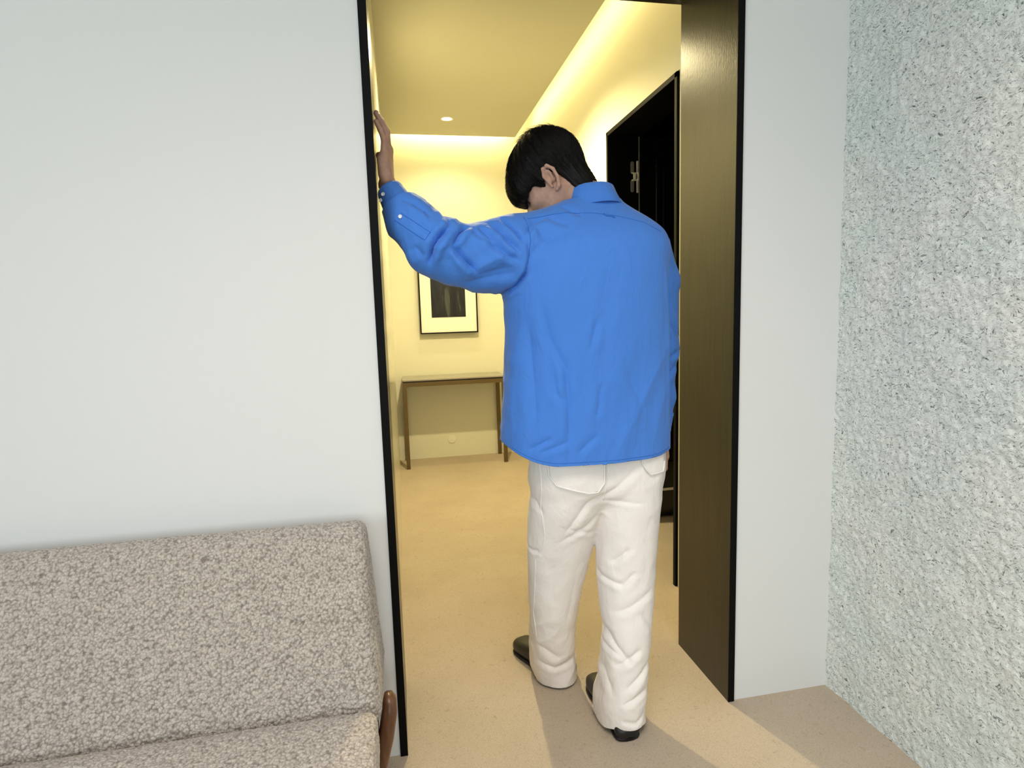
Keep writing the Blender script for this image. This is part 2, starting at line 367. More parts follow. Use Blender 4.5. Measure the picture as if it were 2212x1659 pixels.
# the black door leaf standing open
dr = struct(boxes('door_1', M_bdoor, [(1.352, 2.14, 3.190, 3.235, .012, 2.19)]))
def ring(bm, x0, x1, z0, z1, w_, y0, y1):
    box(bm, x0, x1, y0, y1, z0, z0+w_); box(bm, x0, x1, y0, y1, z1-w_, z1); box(bm, x0, x0+w_, y0, y1, z0+w_, z1-w_); box(bm, x1-w_, x1, y0, y1, z0+w_, z1-w_)
bm = bmesh.new(); ring(bm, 1.455, 2.05, .32, 2.075, .028, 3.180, 3.192)
obj('panel_moulding', bm, M_bdoor, dr, bevel=.004)
obj_ = boxes('panel_bead', M_bdoor, [(1.50, 1.512, 3.183, 3.191, .36, 2.03), (1.512, 2.0, 3.183, 3.191, 2.018, 2.03)], dr, .002)
boxes('kick_rail', M_steel, [(1.352, 2.14, 3.180, 3.190, .168, .184)], dr, .002)
hg = empty('hinge', (0, 0, 0)); hg.parent = dr
def pill(bm, cx, y, cz, w_, hh, t=.004):
    pts = [(cx+w_/2*math.cos(q), cz+(hh/2-w_/2)*(1 if math.sin(q) >= 0 else -1)+w_/2*math.sin(q)) for q in [2*math.pi*k/20 for k in range(20)]]
    A = [bm.verts.new((x, y-t, z)) for x, z in pts]; B = [bm.verts.new((x, y, z)) for x, z in pts]
    bm.faces.new(A); bm.faces.new(B[::-1])
    for k in range(20): bm.faces.new((A[k], B[k], B[(k+1) % 20], A[(k+1) % 20]))
bm = bmesh.new(); pill(bm, 1.307, 3.165, 2.02, .020, .066); pill(bm, 1.307, 3.165, 1.922, .020, .066)
obj('jamb_plate', bm, M_zinc, hg, bevel=.001)
bm = bmesh.new(); pill(bm, 1.337, 3.165, 2.022, .011, .070); pill(bm, 1.337, 3.165, 1.920, .011, .070)
obj('leaf_plate', bm, M_steel, hg, bevel=.001)
boxes('link_arm', M_steel, [(1.303, 1.341, 3.153, 3.162, 1.986, 1.993), (1.303, 1.341, 3.153, 3.162, 1.949, 1.956), (1.334, 1.341, 3.150, 3.162, 1.949, 1.993), (1.312, 1.326, 3.150, 3.162, 1.956, 1.986)], hg, .001)

# ================================================================== HALL OBJECTS
def downlight(x, y):
    t = empty('recessed_downlight', (x, y, 2.69))
    bm = bmesh.new(); n = 40
    prof = [(.036, .012), (.036, -.001), (.040, -.003), (.047, -.003), (.049, .001)]
    R = [[bm.verts.new((r*math.cos(2*math.pi*k/n), r*math.sin(2*math.pi*k/n), z)) for k in range(n)] for r, z in prof]
    for i in range(len(R)-1):
        for k in range(n): bm.faces.new((R[i][k], R[i][(k+1) % n], R[i+1][(k+1) % n], R[i+1][k]))
    obj('trim_ring', bm, M_plate, t, smooth=True)
    bm = bmesh.new(); bmesh.ops.create_circle(bm, cap_ends=True, radius=.0365, segments=32, matrix=Matrix.Translation((0, 0, -.0012)))
    obj('lens', bm, M_lens, t); return t
tag(downlight(*DL[0]), 'small round lit downlight recessed in the yellow-lit hall ceiling', 'ceiling light')

def console(x0, x1, label, grp):
    t = empty('console_table', ((x0+x1)/2, 4.94, 0)); X0, X1 = -(x1-x0)/2, (x1-x0)/2; y0, y1 = -.163, .165; H = .735
    bm = bmesh.new(); box(bm, X0, X1, y0, y1, H-.014, H)
    obj('table_top', bm, M_stone, t, bevel=.005)
    boxes('shadow_gap', M_dark, [(X0+.012, X1-.012, y0+.006, y1-.006, H-.024, H-.016)], t)
    boxes('apron', M_brass, [(X0+.031, X1-.031, y0, y0+.024, H-.056, H-.0242), (X0+.031, X1-.031, y1-.024, y1, H-.056, H-.0242), (X0, X0+.024, y0+.026, y1-.026, H-.056, H-.0242), (X1-.024, X1, y0+.026, y1-.026, H-.056, H-.0242)], t, .001)
    for sx in (X0, X1-.031):
        for sy in (y0, y1-.028): boxes('leg', M_brass, [(sx, sx+.031, sy, sy+.028, 0, H-.0245)], t, .001)
    tag(t, label, 'table', grp); return t
console(.008, .850, 'slim brass-legged console table under the framed picture, its right end behind the man', None)

t = empty('framed_picture', (.43, 5.10, 1.485)); w2, h2 = .247, .395
bm = bmesh.new(); ring(bm, -w2, w2, -h2, h2, .010, -.035, .018); obj('frame', bm, M_black, t, bevel=.001)
boxes('mount', M_mat_, [(-w2+.009, w2-.009, -.020, -.012, -h2+.009, h2-.009)], t)
boxes('print', M_print, [(-.146, .145, -.0225, -.0195, -.258, .262)], t)
tag(t, 'black-framed dark picture with wide cream mount hanging on the hall wall', 'picture')

bm = bmesh.new(); bmesh.ops.create_cone(bm, cap_ends=True, radius1=.036, radius2=.034, segments=40, depth=.006, matrix=Matrix.Translation((.413, 5.117, .155)) @ Matrix.Rotation(math.pi/2, 4, 'X'))
tag(obj('socket_cover', bm, M_plate, bevel=.001), 'small round cream cover plate low on the hall wall under the console table', 'wall plate')

# ================================================================== SOFA
sf = empty('sofa', (-1.2, 1.25, 0)); SO = Vector((-1.2, 1.25, 0))
def cushion(name, prof, x0, x1, rx, res, amp, seed):
    """prof: closed outline in (y, z); end at x1 rounded by rx; bouclé lumps are real relief"""
    P = []; n = len(prof)
    for i in range(n):                                       # resample outline evenly (Catmull-Rom)
        p0, p1, p2, p3 = [Vector(prof[(i+k) % n]) for k in (-1, 0, 1, 2)]; L = (p2-p1).length; m = max(1, int(L/res))
        for j in range(m):
            t = j/m; P.append(.5*((2*p1)+(-p0+p2)*t+(2*p0-5*p1+4*p2-p3)*t*t+(-p0+3*p1-3*p2+p3)*t**3))
    c = sum(P, Vector((0, 0)))/len(P); xs = []
    k = 8
    xx = x0
    while xx < x1-rx-1e-4: xs.append((xx, 0)); xx += res*(5 if xx < -1.12 else 1)
    for i in range(1, k+1): q = math.pi/2*i/k; xs.append((x1-rx+rx*math.sin(q), rx*(1-math.cos(q))))
    bmn = bmesh.new(); rings = []
    for x, ins in xs:
        rg = []
        for p in P:
            d = p-c; L = d.length; q = c+d*(max(L-ins, .001)/L); rg.append((x, q.x, q.y))
        rings.append(rg)
    nr = 12; last = rings[-1]                                # end cap as shrinking rings
    for s in range(1, nr+1):
        tt = 1-s/nr; rings.append([(x1+.004*math.sin(math.pi/2*(1-tt)), c.x+(y-c.x)*tt, c.y+(z-c.y)*tt) for (x, y, z) in last] if s < nr else None)
    rings = rings[:-1]
    V = np.array([q for rg in rings for q in rg]); m = len(P); F = []
    for i in range(len(rings)-1):
        for j in range(m): F.append((i*m+j, i*m+(j+1) % m, (i+1)*m+(j+1) % m, (i+1)*m+j))
    F = np.array(F); N = normals(V, F)
    cen = V.mean(0); 
    if (N*(V-[0, cen[1], cen[2]]))[:, 1:].sum() < 0: N = -N
    dd = np.empty(len(V))
    for i, v in enumerate(V):
        a = noise.voronoi(Vector(v)*122+Vector((seed, 0, 0)))[0]; dd[i] = math.sqrt(max(.0, .72-min(a[0], .9)**2))-.5+.25*noise.noise(Vector(v)*60)
    V = V+N*(dd*amp)[:, None]; V[:, 0] += .024*np.clip((.68-V[:, 2])/.36, 0, 1)*np.clip((V[:, 0]+.4)/.28, 0, 1)*(name == 'backrest'); V = V-np.array(SO)
    Fl = F.tolist(); Fl.append(list(range((len(rings)-1)*m, len(rings)*m)))
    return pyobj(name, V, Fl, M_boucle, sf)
# backrest: wedge leaning on the wall
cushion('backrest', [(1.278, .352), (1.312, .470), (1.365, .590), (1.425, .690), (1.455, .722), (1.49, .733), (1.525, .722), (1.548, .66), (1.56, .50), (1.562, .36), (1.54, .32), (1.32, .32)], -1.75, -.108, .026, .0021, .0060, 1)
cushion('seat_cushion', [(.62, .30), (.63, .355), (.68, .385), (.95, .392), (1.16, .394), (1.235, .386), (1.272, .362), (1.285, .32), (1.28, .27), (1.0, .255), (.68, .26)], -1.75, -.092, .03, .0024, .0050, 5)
# walnut side frame with a rounded head behind the cushions, and the rail
bm = bmesh.new(); tube(bm, [(0, 0, 0), (0, 0, 0.001)], .01, 4); bm.clear()
def bar(bm, pts, hw, ht, seg=16):
    rings = []
    for i, (p, a, b) in enumerate(zip(pts, hw, ht)):
        p = Vector(p); t_ = (Vector(pts[min(i+1, len(pts)-1)])-Vector(pts[max(i-1, 0)])).normalized(); X = Vector((1, 0, 0)); Yv = t_.cross(X).normalized()
        rings.append([bm.verts.new(p+X*a*math.copysign(abs(math.cos(q))**.7, math.cos(q))+Yv*b*math.copysign(abs(math.sin(q))**.7, math.sin(q))) for q in [2*math.pi*k/seg for k in range(seg)]])
    for i in range(len(rings)-1):
        for k in range(seg): bm.faces.new((rings[i][k], rings[i][(k+1) % seg], rings[i+1][(k+1) % seg], rings[i+1][k]))
    bm.faces.new(rings[0][::-1]); bm.faces.new(rings[-1])
def rel(pts): return [Vector(p)-SO for p in pts]
for xx in (-.074, -1.72):
    bm = bmesh.new(); bar(bm, rel([(xx-.056, 1.385, 0), (xx-.034, 1.395, .10), (xx-.010, 1.405, .20), (xx+.001, 1.412, .26), (xx+.003, 1.416, .29), (xx+.001, 1.418, .305), (xx, 1.419, .311)]), [.012, .016, .020, .020, .017, .011, .003], [.018, .024, .032, .036, .032, .02, .006])
    obj('rear_leg', bm, M_wood, sf, smooth=True)
    bm = bmesh.new(); bar(bm, rel([(xx-.03, .74, 0), (xx-.026, .75, .12), (xx-.02, .76, .23), (xx-.02, .762, .262)]), [.010, .012, .014, .010], [.015, .02, .026, .02])
    obj('front_leg', bm, M_wood, sf, smooth=True)
boxes('seat_rail', M_wood, [(-1.74+1.2, -.10+1.2, .70-1.25, .73-1.25, .21, .256), (-1.74+1.2, -.10+1.2, 1.38-1.25, 1.41-1.25, .21, .256), (-.145+1.2, -.118+1.2, .70-1.25, 1.41-1.25, .21, .256)], sf, .004)
tag(sf, 'grey-beige boucle sofa with walnut legs against the white wall left of the doorway', 'sofa')

# ================================================================== PERSON
person = empty('person', (.52, 1.68, 0)); PO = np.array((.52, 1.68, 0))
tag(person, 'man in blue shirt and white trousers, back turned, head bowed, hand on the doorframe', 'person')
def ploc(V): return np.asarray(V)-PO
def pbm(name, bm, m, parent, **k):
    for v in bm.verts: v.co -= Vector(PO)
    return obj(name, bm, m, parent, **k)

# ---- head frame
pt, az = math.radians(40), math.radians(27)
hf = Vector((-math.cos(az)*math.cos(pt), math.sin(az)*math.cos(pt), -math.sin(pt)))
hl = Vector((0, 0, 1)).cross(hf).normalized(); hu = hf.cross(hl).normalized()
HR = np.array([hf, hl, hu]).T.astype(np.float32)            # local (f, l, u) -> world
HC = np.array((.468, 1.755, 1.638), np.float32)
def hw(f_, l_, u_): return HC+HR@np.array((f_, l_, u_), np.float32)
def head_sdf(P):
    q = (P-HC)@HR
    d = sd_ell(q, (-.008, 0, .022), (.094, .074, .088))
    d = smin(d, sd_ell(q, (.040, 0, -.030), (.056, .060, .078)), .03)
    d = smin(d, sd_cone(q, (.030, .0, -.085), (.070, 0, -.098), .040, .022), .025)            # jaw and chin
    for s in (1, -1):
        d = smin(d, sd_cone(q, (-.010, .055*s, -.052), (.060, .020*s, -.098), .016, .018), .02)
        d = smin(d, sd_ell(q, (.062, .036*s, -.028), (.022, .020, .018)), .015)                # cheekbone
        d = smin(d, sd_cone(q, (.084, .012*s, .012), (.074, .046*s, .012), .008, .008), .012)   # brow
        d = smax(d, -sd_ell(q, (.094, .031*s, -.005), (.016, .017, .010)), .012)               # socket
        d = smin(d, sd_ell(q, (.076, .031*s, -.006), (.013, .014, .011)), .003)                # lid
    d = smin(d, sd_cone(q, (.088, 0, .002), (.112, 0, -.036), .008, .010), .010)               # nose
    for s in (1, -1): d = smin(d, sd_ell(q, (.100, .013*s, -.041), (.011, .008, .008)), .006)
    d = smin(d, sd_ell(q, (.092, 0, -.063), (.013, .022, .006)), .005); d = smin(d, sd_ell(q, (.089, 0, -.074), (.012, .019, .006)), .005)
    # ears: rim, bowl, lobe, tragus
    for s in (1, -1):
        c = [(.004, .072, -.030), (.004, .080, .000), (-.006, .086, .014), (-.018, .088, .012), (-.024, .087, -.004), (-.020, .083, -.024), (-.009, .078, -.040), (.001, .073, -.042)]
        c = [(-.010+(a_+.010)*1.22, b_*s, -.020+(c_+.014)*1.22) for a_, b_, c_ in c]
        d = smin(d, sd_chain(q, c, [.004, .0045, .005, .0052, .0052, .0052, .006, .005], .003), .004)
        d = smin(d, sd_cone(q, (-.008, .074*s, .004), (-.008, .073*s, -.026), .010, .008), .006)
        d = smax(d, -sd_ell(q, (-.004, .0845*s, -.013), (.0065, .008, .0125)), .003)
        d = smin(d, sd_ell(q, (.006, .077*s, -.019), (.004, .005, .006)), .003)
        d = smin(d, sd_chain(q, [(-.012, .081*s, .006), (-.015, .081*s, -.008), (-.010, .080*s, -.022)], [.0032, .0032, .003], .002), .003)
    return d
NB = (.588, 1.700, 1.545)                                     # root of the neck
def arm_l_pts(): return [(.40, 1.70, 1.44), (.25, 1.67, 1.405), (.118, 1.645, 1.430), (.040, 1.670, 1.520), (-.010, 1.700, 1.612)]
HANDL = dict(
    pal=[((-.011, 1.678, 1.617), (-.014, 1.668, 1.680)), ((-.009, 1.690, 1.617), (-.009, 1.688, 1.698)), ((-.008, 1.704, 1.617), (-.003, 1.711, 1.705)), ((-.009, 1.716, 1.617), (-.004, 1.734, 1.700))],
    fin=[[(-.014, 1.668, 1.686), (-.012, 1.661, 1.716), (-.020, 1.658, 1.740), (-.0295, 1.656, 1.760)],
         [(-.009, 1.688, 1.702), (-.006, 1.684, 1.742), (-.017, 1.681, 1.766), (-.0285, 1.679, 1.787)],
         [(-.003, 1.711, 1.708), (-.003, 1.709, 1.750), (-.016, 1.707, 1.776), (-.0285, 1.705, 1.797)],
         [(-.004, 1.734, 1.703), (-.005, 1.735, 1.744), (-.017, 1.737, 1.766), (-.0285, 1.738, 1.786)]],
    th=[(-.012, 1.722, 1.632), (-.017, 1.752, 1.658), (-.024, 1.768, 1.684), (-.029, 1.776, 1.706)])
def hand_l(P):
    d = None
    for i, (a_, b_) in enumerate(HANDL['pal']):
        e = sd_cone(P, a_, b_, .0175, (.0125, .0135, .0140, .0135)[i]); d = e if d is None else smin(d, e, .010)
    for i, fg in enumerate(HANDL['fin']):
        r_ = (.0078, .0086, .0090, .0088)[i]
        e = sd_chain(P, fg, [r_+.0012, r_, r_-.0006, r_-.0014], .003); d = smin(d, e, .003)
    d = smin(d, sd_ell(P, (.001, 1.716, 1.700), (.009, .02, .010)), .008)                         # knuckles
    d = smin(d, sd_cone(P, (-.020, 1.672, 1.630), (-.023, 1.668, 1.665), .011, .010), .01)         # heel of the hand
    return smin(d, sd_chain(P, HANDL['th'], [.015, .0115, .0100, .0085], .004), .008)
HANDR = dict(base=(.792, 1.705, .872))
def hand_r(P):
    d = None; bx, by, bz = HANDR['base']
    for i, dy in enumerate((-.030, -.010, .010, .030)):
        k = (bx+.004, by+dy, bz-.082); e = sd_cone(P, (bx, by+dy*.6, bz-.008), k, .0165, .0130); d = e if d is None else smin(d, e, .010)
        L = (.034, .042, .045, .038)[i]
        fg = [k, (bx+.002, by+dy*1.05, bz-.085-L), (bx-.012, by+dy*1.0, bz-.088-L*1.5), (bx-.028, by+dy*.95, bz-.086-L*1.75)]
        d = smin(d, sd_chain(P, fg, [.0098, .0088, .0082, .0074], .003), .003)
    return smin(d, sd_chain(P, [(bx-.004, by+.030, bz-.025), (bx-.014, by+.052, bz-.055), (bx-.020, by+.056, bz-.080), (bx-.024, by+.052, bz-.102)], [.014, .0115, .0100, .0085], .004), .008)
def torso_core(P):
    d = sd_column(P, [(.70, .44, .72, 1.685, .075), (.95, .43, .72, 1.68, .08), (1.15, .39, .745, 1.675, .10), (1.35, .37, .77, 1.68, .105), (1.45, .39, .76, 1.69, .09), (1.52, .48, .69, 1.695, .06)], 2.2)
    d = smin(d, sd_chain(P, [(.74, 1.70, 1.44), (.785, 1.70, 1.14), HANDR['base']], [.055, .036, .025], .02), .04)
    d = smin(d, sd_chain(P, arm_l_pts(), [.06, .050, .040, .036, .024], .02), .03)
    for a_, b_, c_ in (((.51, 1.68, .76), (.455, 1.75, .42), (.46, 1.835, .09)), ((.66, 1.67, .76), (.645, 1.63, .42), (.60, 1.555, .09))):
        d = smin(d, sd_chain(P, [a_, b_, c_], [.078, .050, .034], .02), .05)
    return d
def body_sdf(P):
    d = torso_core(P)
    d = smin(d, sd_cone(P, NB, tuple(hw(-.030, 0, -.045)), .060, .054), .03)
    d = smin(d, head_sdf(P), .012); d = smin(d, hand_l(P), .012); return smin(d, hand_r(P), .012)
def piece(fn, lo, hi, h, sm=1):
    V, F = nets(fn, lo, hi, h); return lap(V, F, sm, .4), F
# one surface: a coarse grid would lose the fingers, so fine pieces are fused with a voxel remesh
parts = []
def tmp_body():
    vs, fs, off = [], [], 0
    for (fn, lo, hi, h) in [
        (torso_core, (-.06, 1.40, .03), (.90, 1.95, 1.60), .009),
        (lambda P: smin(smin(head_sdf(P), sd_cone(P, NB, tuple(hw(-.030, 0, -.045)), .060, .054), .03), sd_cone(P, NB, (.588, 1.69, 1.46), .060, .075), .03), (.30, 1.58, 1.40), (.70, 1.90, 1.80), .0024),
        (lambda P: smin(hand_l(P), sd_cone(P, (-.009, 1.70, 1.605), (.040, 1.670, 1.520), .0245, .034), .01), (-.065, 1.62, 1.49), (.09, 1.81, 1.82), .0016),
        (lambda P: smin(hand_r(P), sd_cone(P, HANDR['base'], (.787, 1.702, 1.0), .025, .03), .01), (.73, 1.63, .70), (.85, 1.79, 1.02), .0022)]:
        V, F = piece(fn, lo, hi, h); vs.append(V); fs.append(F+off); off += len(V)
    return np.concatenate(vs), np.concatenate(fs)
V, F = tmp_body()
body = pyobj('body', ploc(V), F, M_skin, person)
rm = body.modifiers.new('fuse', 'REMESH'); rm.mode = 'VOXEL'; rm.voxel_size = .0022; rm.use_smooth_shade = True
sm_ = body.modifiers.new('soften', 'SMOOTH'); sm_.factor = .5; sm_.iterations = 2
# eyes
for s in (1, -1):
    bm = bmesh.new(); tube(bm, [hw(.0885, (.031+.012*k)*s, -.0085-.001*abs(k)) for k in (-1, -.5, 0, .5, 1)], [.0006, .0014, .0018, .0014, .0006], 6)
    pbm('eyelashes', bm, M_eye, person)
# eyebrows
for s in (1, -1):
    bm = bmesh.new(); tube(bm, [hw(.0925-.004*k, (.020+.024*k)*s, .015+.004*math.sin(math.pi*k)) for k in (0, .25, .5, .75, 1)], [.0015, .0028, .003, .0024, .001], 6)
    pbm('eyebrow', bm, M_hair, person, smooth=True)
# fingernails of the hand on the frame
for fg in HANDL['fin']+[HANDL['th']]:
    tip = Vector(fg[-1]); prv = Vector(fg[-2]); ax_ = (tip-prv).normalized(); nrm = (Vector((1, 0, 0))-ax_*ax_.x).normalized(); sd = ax_.cross(nrm)
    bm = bmesh.new(); G = []
    for i in range(5):
        for j in range(5):
            a_ = (i/4-.5)*.0105; b_ = (j/4-.5)*.0085; G.append(bm.verts.new(tip+ax_*(a_-.002)+sd*b_+nrm*(.0073-(b_*b_)*75-(max(a_, 0)**2)*90)))
    for i in range(4):
        for j in range(4): bm.faces.new((G[i*5+j], G[i*5+j+1], G[i*5+j+6], G[i*5+j+5]))
    o = pbm('fingernail', bm, M_nail, person, smooth=True); q = o.modifiers.new('thickness', 'SOLIDIFY'); q.thickness = .0006

# ---- hair: a full cap plus strands
def hair_sdf(P):
    q = (P-HC)@HR; f_, l_, u_ = q[..., 0], q[..., 1], q[..., 2]
    d = sd_ell(q, (-.010, 0, .040), (.116, .092, .106))
    d = smin(d, sd_ell(q, (-.053, 0, -.050), (.046, .064, .092)), .03)
    d = smin(d, sd_ell(q, (.070, 0, .030), (.056, .070, .058)), .03)
    # hair line: over the ear, sideburn before it, nape behind, fringe down to the brow
    line = np.interp(f_, [-.14, -.075, -.040, -.024, -.006, .010, .022, .032, .044, .070, .100, .14], [-.160, -.145, -.085, -.012, .014, .002, -.040, -.018, .004, .004, -.018, -.038])
    d = smax(d, (line-u_)*.8, .006)
    face = sd_ell(q, (.062, 0, -.050), (.052, .085, .060))
    return smax(d, -face, .006)
V, F = nets(hair_sdf, (.26, 1.56, 1.50), (.68, 1.93, 1.86), .0026); V = lap(V, F, 2); N = normals(V, F)
q = (V-HC)@HR
# grooves following the flow of the hair away from the crown
crown = np.array((-.055, .0, .10)); rel_ = q-crown; ang = np.arctan2(rel_[:, 1], rel_[:, 0]*.9+.0001*q[:, 2]); rad_ = np.linalg.norm(rel_, axis=1)
g = np.array([noise.fractal(Vector((math.cos(a_)*9, math.sin(a_)*9, r_*7)), 1, 2, 4) for a_, r_ in zip(ang, rad_)])
g2 = np.array([noise.noise(Vector((math.cos(a_)*34, math.sin(a_)*34, r_*10))) for a_, r_ in zip(ang, rad_)])
V = V+N*(.0050*g+.0016*g2)[:, None]
hair = pyobj('hair', ploc(V), F, M_hair, person)
ht = BVHTree.FromPolygons([tuple(v) for v in V], [tuple(x) for x in F.tolist()])
bm = bmesh.new()
cw = Vector([float(x) for x in crown])
HRm = Matrix([list(map(float, r_)) for r_ in HR])
def strand(a0, r0_, r1_, lift, wid, curl):
    pts = []
    for k in range(9):
        t = k/8; r_ = r0_+(r1_-r0_)*t; a_ = a0+curl*t*t
        dirv = Vector((math.cos(a_)*math.sin(r_), math.sin(a_)*math.sin(r_), math.cos(r_)))
        wd_ = HRm @ dirv; o_ = Vector(hw(-.005, 0, .02)); h_ = ht.ray_cast(o_, wd_)
        hit = None; org = o_
        if h_[0] is not None: hit = h_[0]
        if hit is None:
            if len(pts) < 3: return
            hit = pts[-1]+(pts[-1]-pts[-2])*.8
        pts.append(hit+wd_*(.0012+lift*t*t))
    tube(bm, pts, [wid*(1-.75*k/8) for k in range(9)], 3, caps=False)
for i in range(4200):
    a0 = random.uniform(-math.pi, math.pi); r0_ = random.uniform(.1, 1.5)
    strand(a0, r0_, r0_+random.uniform(.35, 1.0), random.choice([.0006, .001, .002, .0045]), random.uniform(.0005, .0010), random.uniform(-.35, .35))
for i in range(230):                                          # unruly tuft arching over the top
    a0 = math.pi+random.gauss(0, .35); r0_ = random.uniform(.55, 1.15)
    strand(a0, r0_, r0_-random.uniform(.35, .8), random.uniform(.004, .017), .0007, random.uniform(-.4, .4))
pbm('loose_strands', bm, M_hair, hair)

# ---- shirt
TORSO = [(.70, .278, .802, 1.69, .160), (.80, .281, .801, 1.69, .160), (.95, .287, .797, 1.688, .158), (1.08, .299, .797, 1.686, .156), (1.19, .305, .797, 1.684, .156), (1.30, .305, .792, 1.682, .156),
         (1.38, .318, .795, 1.682, .152), (1.44, .330, .800, 1.684, .140), (1.485, .345, .780, 1.690, .118), (1.515, .370, .742, 1.695, .098), (1.540, .415, .700, 1.700, .082), (1.560, .470, .672, 1.705, .072), (1.60, .520, .650, 1.71, .062)]
def hem_z(x, y):
    t = np.clip((x-.28)/(.80-.28), 0, 1); s_ = np.abs(t-.53)/.53
    return .822+.050*np.clip((s_-.50)/.50, 0, 1)**2*np.where(t < .5, 1.05, .42)
SL = arm_l_pts()
CUFF_A = np.array((.022, 1.682, 1.553)); CUFF_D = np.array((-.032, .018, .060)); CUFF_D = CUFF_D/np.linalg.norm(CUFF_D)
def shirt_sdf(P):
    d = sd_column(P, TORSO, 2.35)
    sl = sd_chain(P, [(.40, 1.69, 1.425), (.335, 1.68, 1.414), (.25, 1.665, 1.405), (.175, 1.65, 1.408), (.112, 1.645, 1.438), (.045, 1.668, 1.508), (-.005, 1.690, 1.590)], [.108, .108, .093, .082, .079, .062, .043], .02)
    return smin(d, sl, .022)
def sleeve_sdf(P):
    sr = sd_chain(P, [(.745, 1.70, 1.43), (.785, 1.71, 1.33), (.796, 1.715, 1.12), (.790, 1.712, .98), (.782, 1.705, .86)], [.072, .064, .056, .050, .043], .02)
    return smax(sr, P[..., 2]-1.47, .02)
V, F = nets(shirt_sdf, (-.09, 1.46, .76), (.90, 1.90, 1.66), .0040); V = lap(V, F, 3); N = normals(V, F)
wt = np.clip((.35-N[:, 1])/.5, 0, 1)
FOLD = [([(.088, 1.385), (.100, 1.425), (.118, 1.452), (.142, 1.474)], .007, .024), ([(.150, 1.428), (.178, 1.394), (.212, 1.360)], .007, .016), ([(.150, 1.430), (.172, 1.462), (.196, 1.480)], .006, .018), ([(.215, 1.352), (.27, 1.36), (.31, 1.372)], .012, .006), ([(.05, 1.43), (.075, 1.40)], .01, .007),
        ([(.129, 1.537), (.141, 1.508), (.144, 1.476)], .006, .008), ([(.061, 1.49), (.09, 1.467), (.11, 1.44)], .008, .005), ([(.029, 1.554), (.063, 1.537), (.097, 1.508)], .006, .007),
        ([(.241, 1.442), (.284, 1.411), (.328, 1.386)], .008, .010), ([(.258, 1.496), (.292, 1.448), (.329, 1.410)], .006, .012), ([(.290, 1.506), (.32, 1.466), (.342, 1.435)], .005, .011), ([(.225, 1.480), (.262, 1.440)], .006, .009),
        ([(.287, 1.298), (.319, 1.318), (.346, 1.355)], .006, .012), ([(.175, 1.334), (.25, 1.344), (.314, 1.356)], .010, .005), ([(.205, 1.466), (.254, 1.436)], .007, .006),
        ([(.382, 1.266), (.399, 1.179), (.442, 1.09), (.449, .988), (.444, .853)], .010, .0050), ([(.349, 1.218), (.358, 1.057), (.361, .943)], .011, .0042), ([(.398, 1.142), (.415, 1.028), (.44, .989)], .009, .004),
        ([(.508, 1.138), (.529, 1.224)], .008, .004), ([(.54, 1.047), (.526, .958)], .008, .004), ([(.34, .867), (.399, .901)], .007, .0035), ([(.366, .859), (.445, .892)], .007, .003),
        ([(.615, 1.082), (.676, .948)], .012, .003), ([(.349, 1.458), (.375, 1.493), (.419, 1.511)], .007, .006), ([(.419, 1.505), (.469, 1.481)], .008, .005), ([(.381, 1.481), (.405, 1.434)], .008, .004),
        ([(.341, 1.387), (.392, 1.434), (.481, 1.469)], .012, .0035), ([(.464, 1.54), (.508, 1.511)], .007, .005), ([(.471, .857), (.525, .906)], .008, .003),
        ([(.350, 1.44), (.356, 1.40), (.345, 1.35), (.318, 1.31)], .004, .006), ([(.762, 1.36), (.775, 1.25), (.778, 1.05), (.776, .90)], .005, .006)]
V = creases(V, N, [(p_, w_, d_*(1.5 if p_[0][0] > .33 or p_[0][1] < 1.29 else 1.15)) for p_, w_, d_ in FOLD], wt)
N = normals(V, F)
low = np.clip((1.42-V[:, 2])/.3, 0, 1)*np.clip((V[:, 0]-.27)/.05, 0, 1)
nA = vnoise(V, (10, 10, 2.2), 1); nB = vnoise(V, (22, 22, 14), 2); nC = .35-np.abs(vnoise(V@np.array(((.8, 0, -.6), (0, 1, 0), (.6, 0, .8))), (8, 6, 15), 3, 1)); nD = .3-np.abs(vnoise(V@np.array(((.94, 0, .34), (0, 1, 0), (-.34, 0, .94))), (13, 8, 2.8), 4, 1))
slv = np.clip((.33-V[:, 0])/.05, 0, 1)
V = V+N*(.0050*nA*low+.0012*nB*(.35+slv*1.6)+.0120*nC*slv+.0085*nD*low)[:, None]
V[:, 2] -= hem_z(V[:, 0], V[:, 1])
bm = to_bm(V, F); cut(bm, (0, 0, 0), (0, 0, -1))
for v in bm.verts: v.co.z += float(hem_z(v.co.x, v.co.y))
# sleeves open at the cuffs, neck open
def cut_local(bm, co, no, test):
    vs = [v for v in bm.verts if test(v.co)]; s = set(vs)
    fs = [f_ for f_ in bm.faces if any(v in s for v in f_.verts)]; es = list({e_ for f_ in fs for e_ in f_.edges}); vv = list({v for f_ in fs for v in f_.verts})
    bmesh.ops.bisect_plane(bm, geom=vv+es+fs, plane_co=co, plane_no=no, clear_outer=True)
cut_local(bm, tuple(CUFF_A), tuple(CUFF_D), lambda c: c.x < .12 and c.z > 1.46)
cut_local(bm, (.585, 1.70, 1.568), (-.02, 0, 1), lambda c: c.z > 1.55 and c.x > .45)
shirt = pbm('shirt', bm, M_shirt, person, smooth=True); q = shirt.modifiers.new('cloth', 'SOLIDIFY'); q.thickness = .0022; q.offset = -1
Vt = V.copy(); Vt[:, 2] += hem_z(Vt[:, 0], Vt[:, 1])
st = BVHTree.FromPolygons([tuple(v) for v in Vt], [tuple(x) for x in F.tolist()])
def on_cloth(tree, x, z, off=.0006, y0=1.3):
    h_ = tree.ray_cast(Vector((x, y0, z)), Vector((0, 1, 0)))
    return (h_[0]+h_[1]*off*(1 if h_[1].y < 0 else -1)) if h_[0] is not None else None
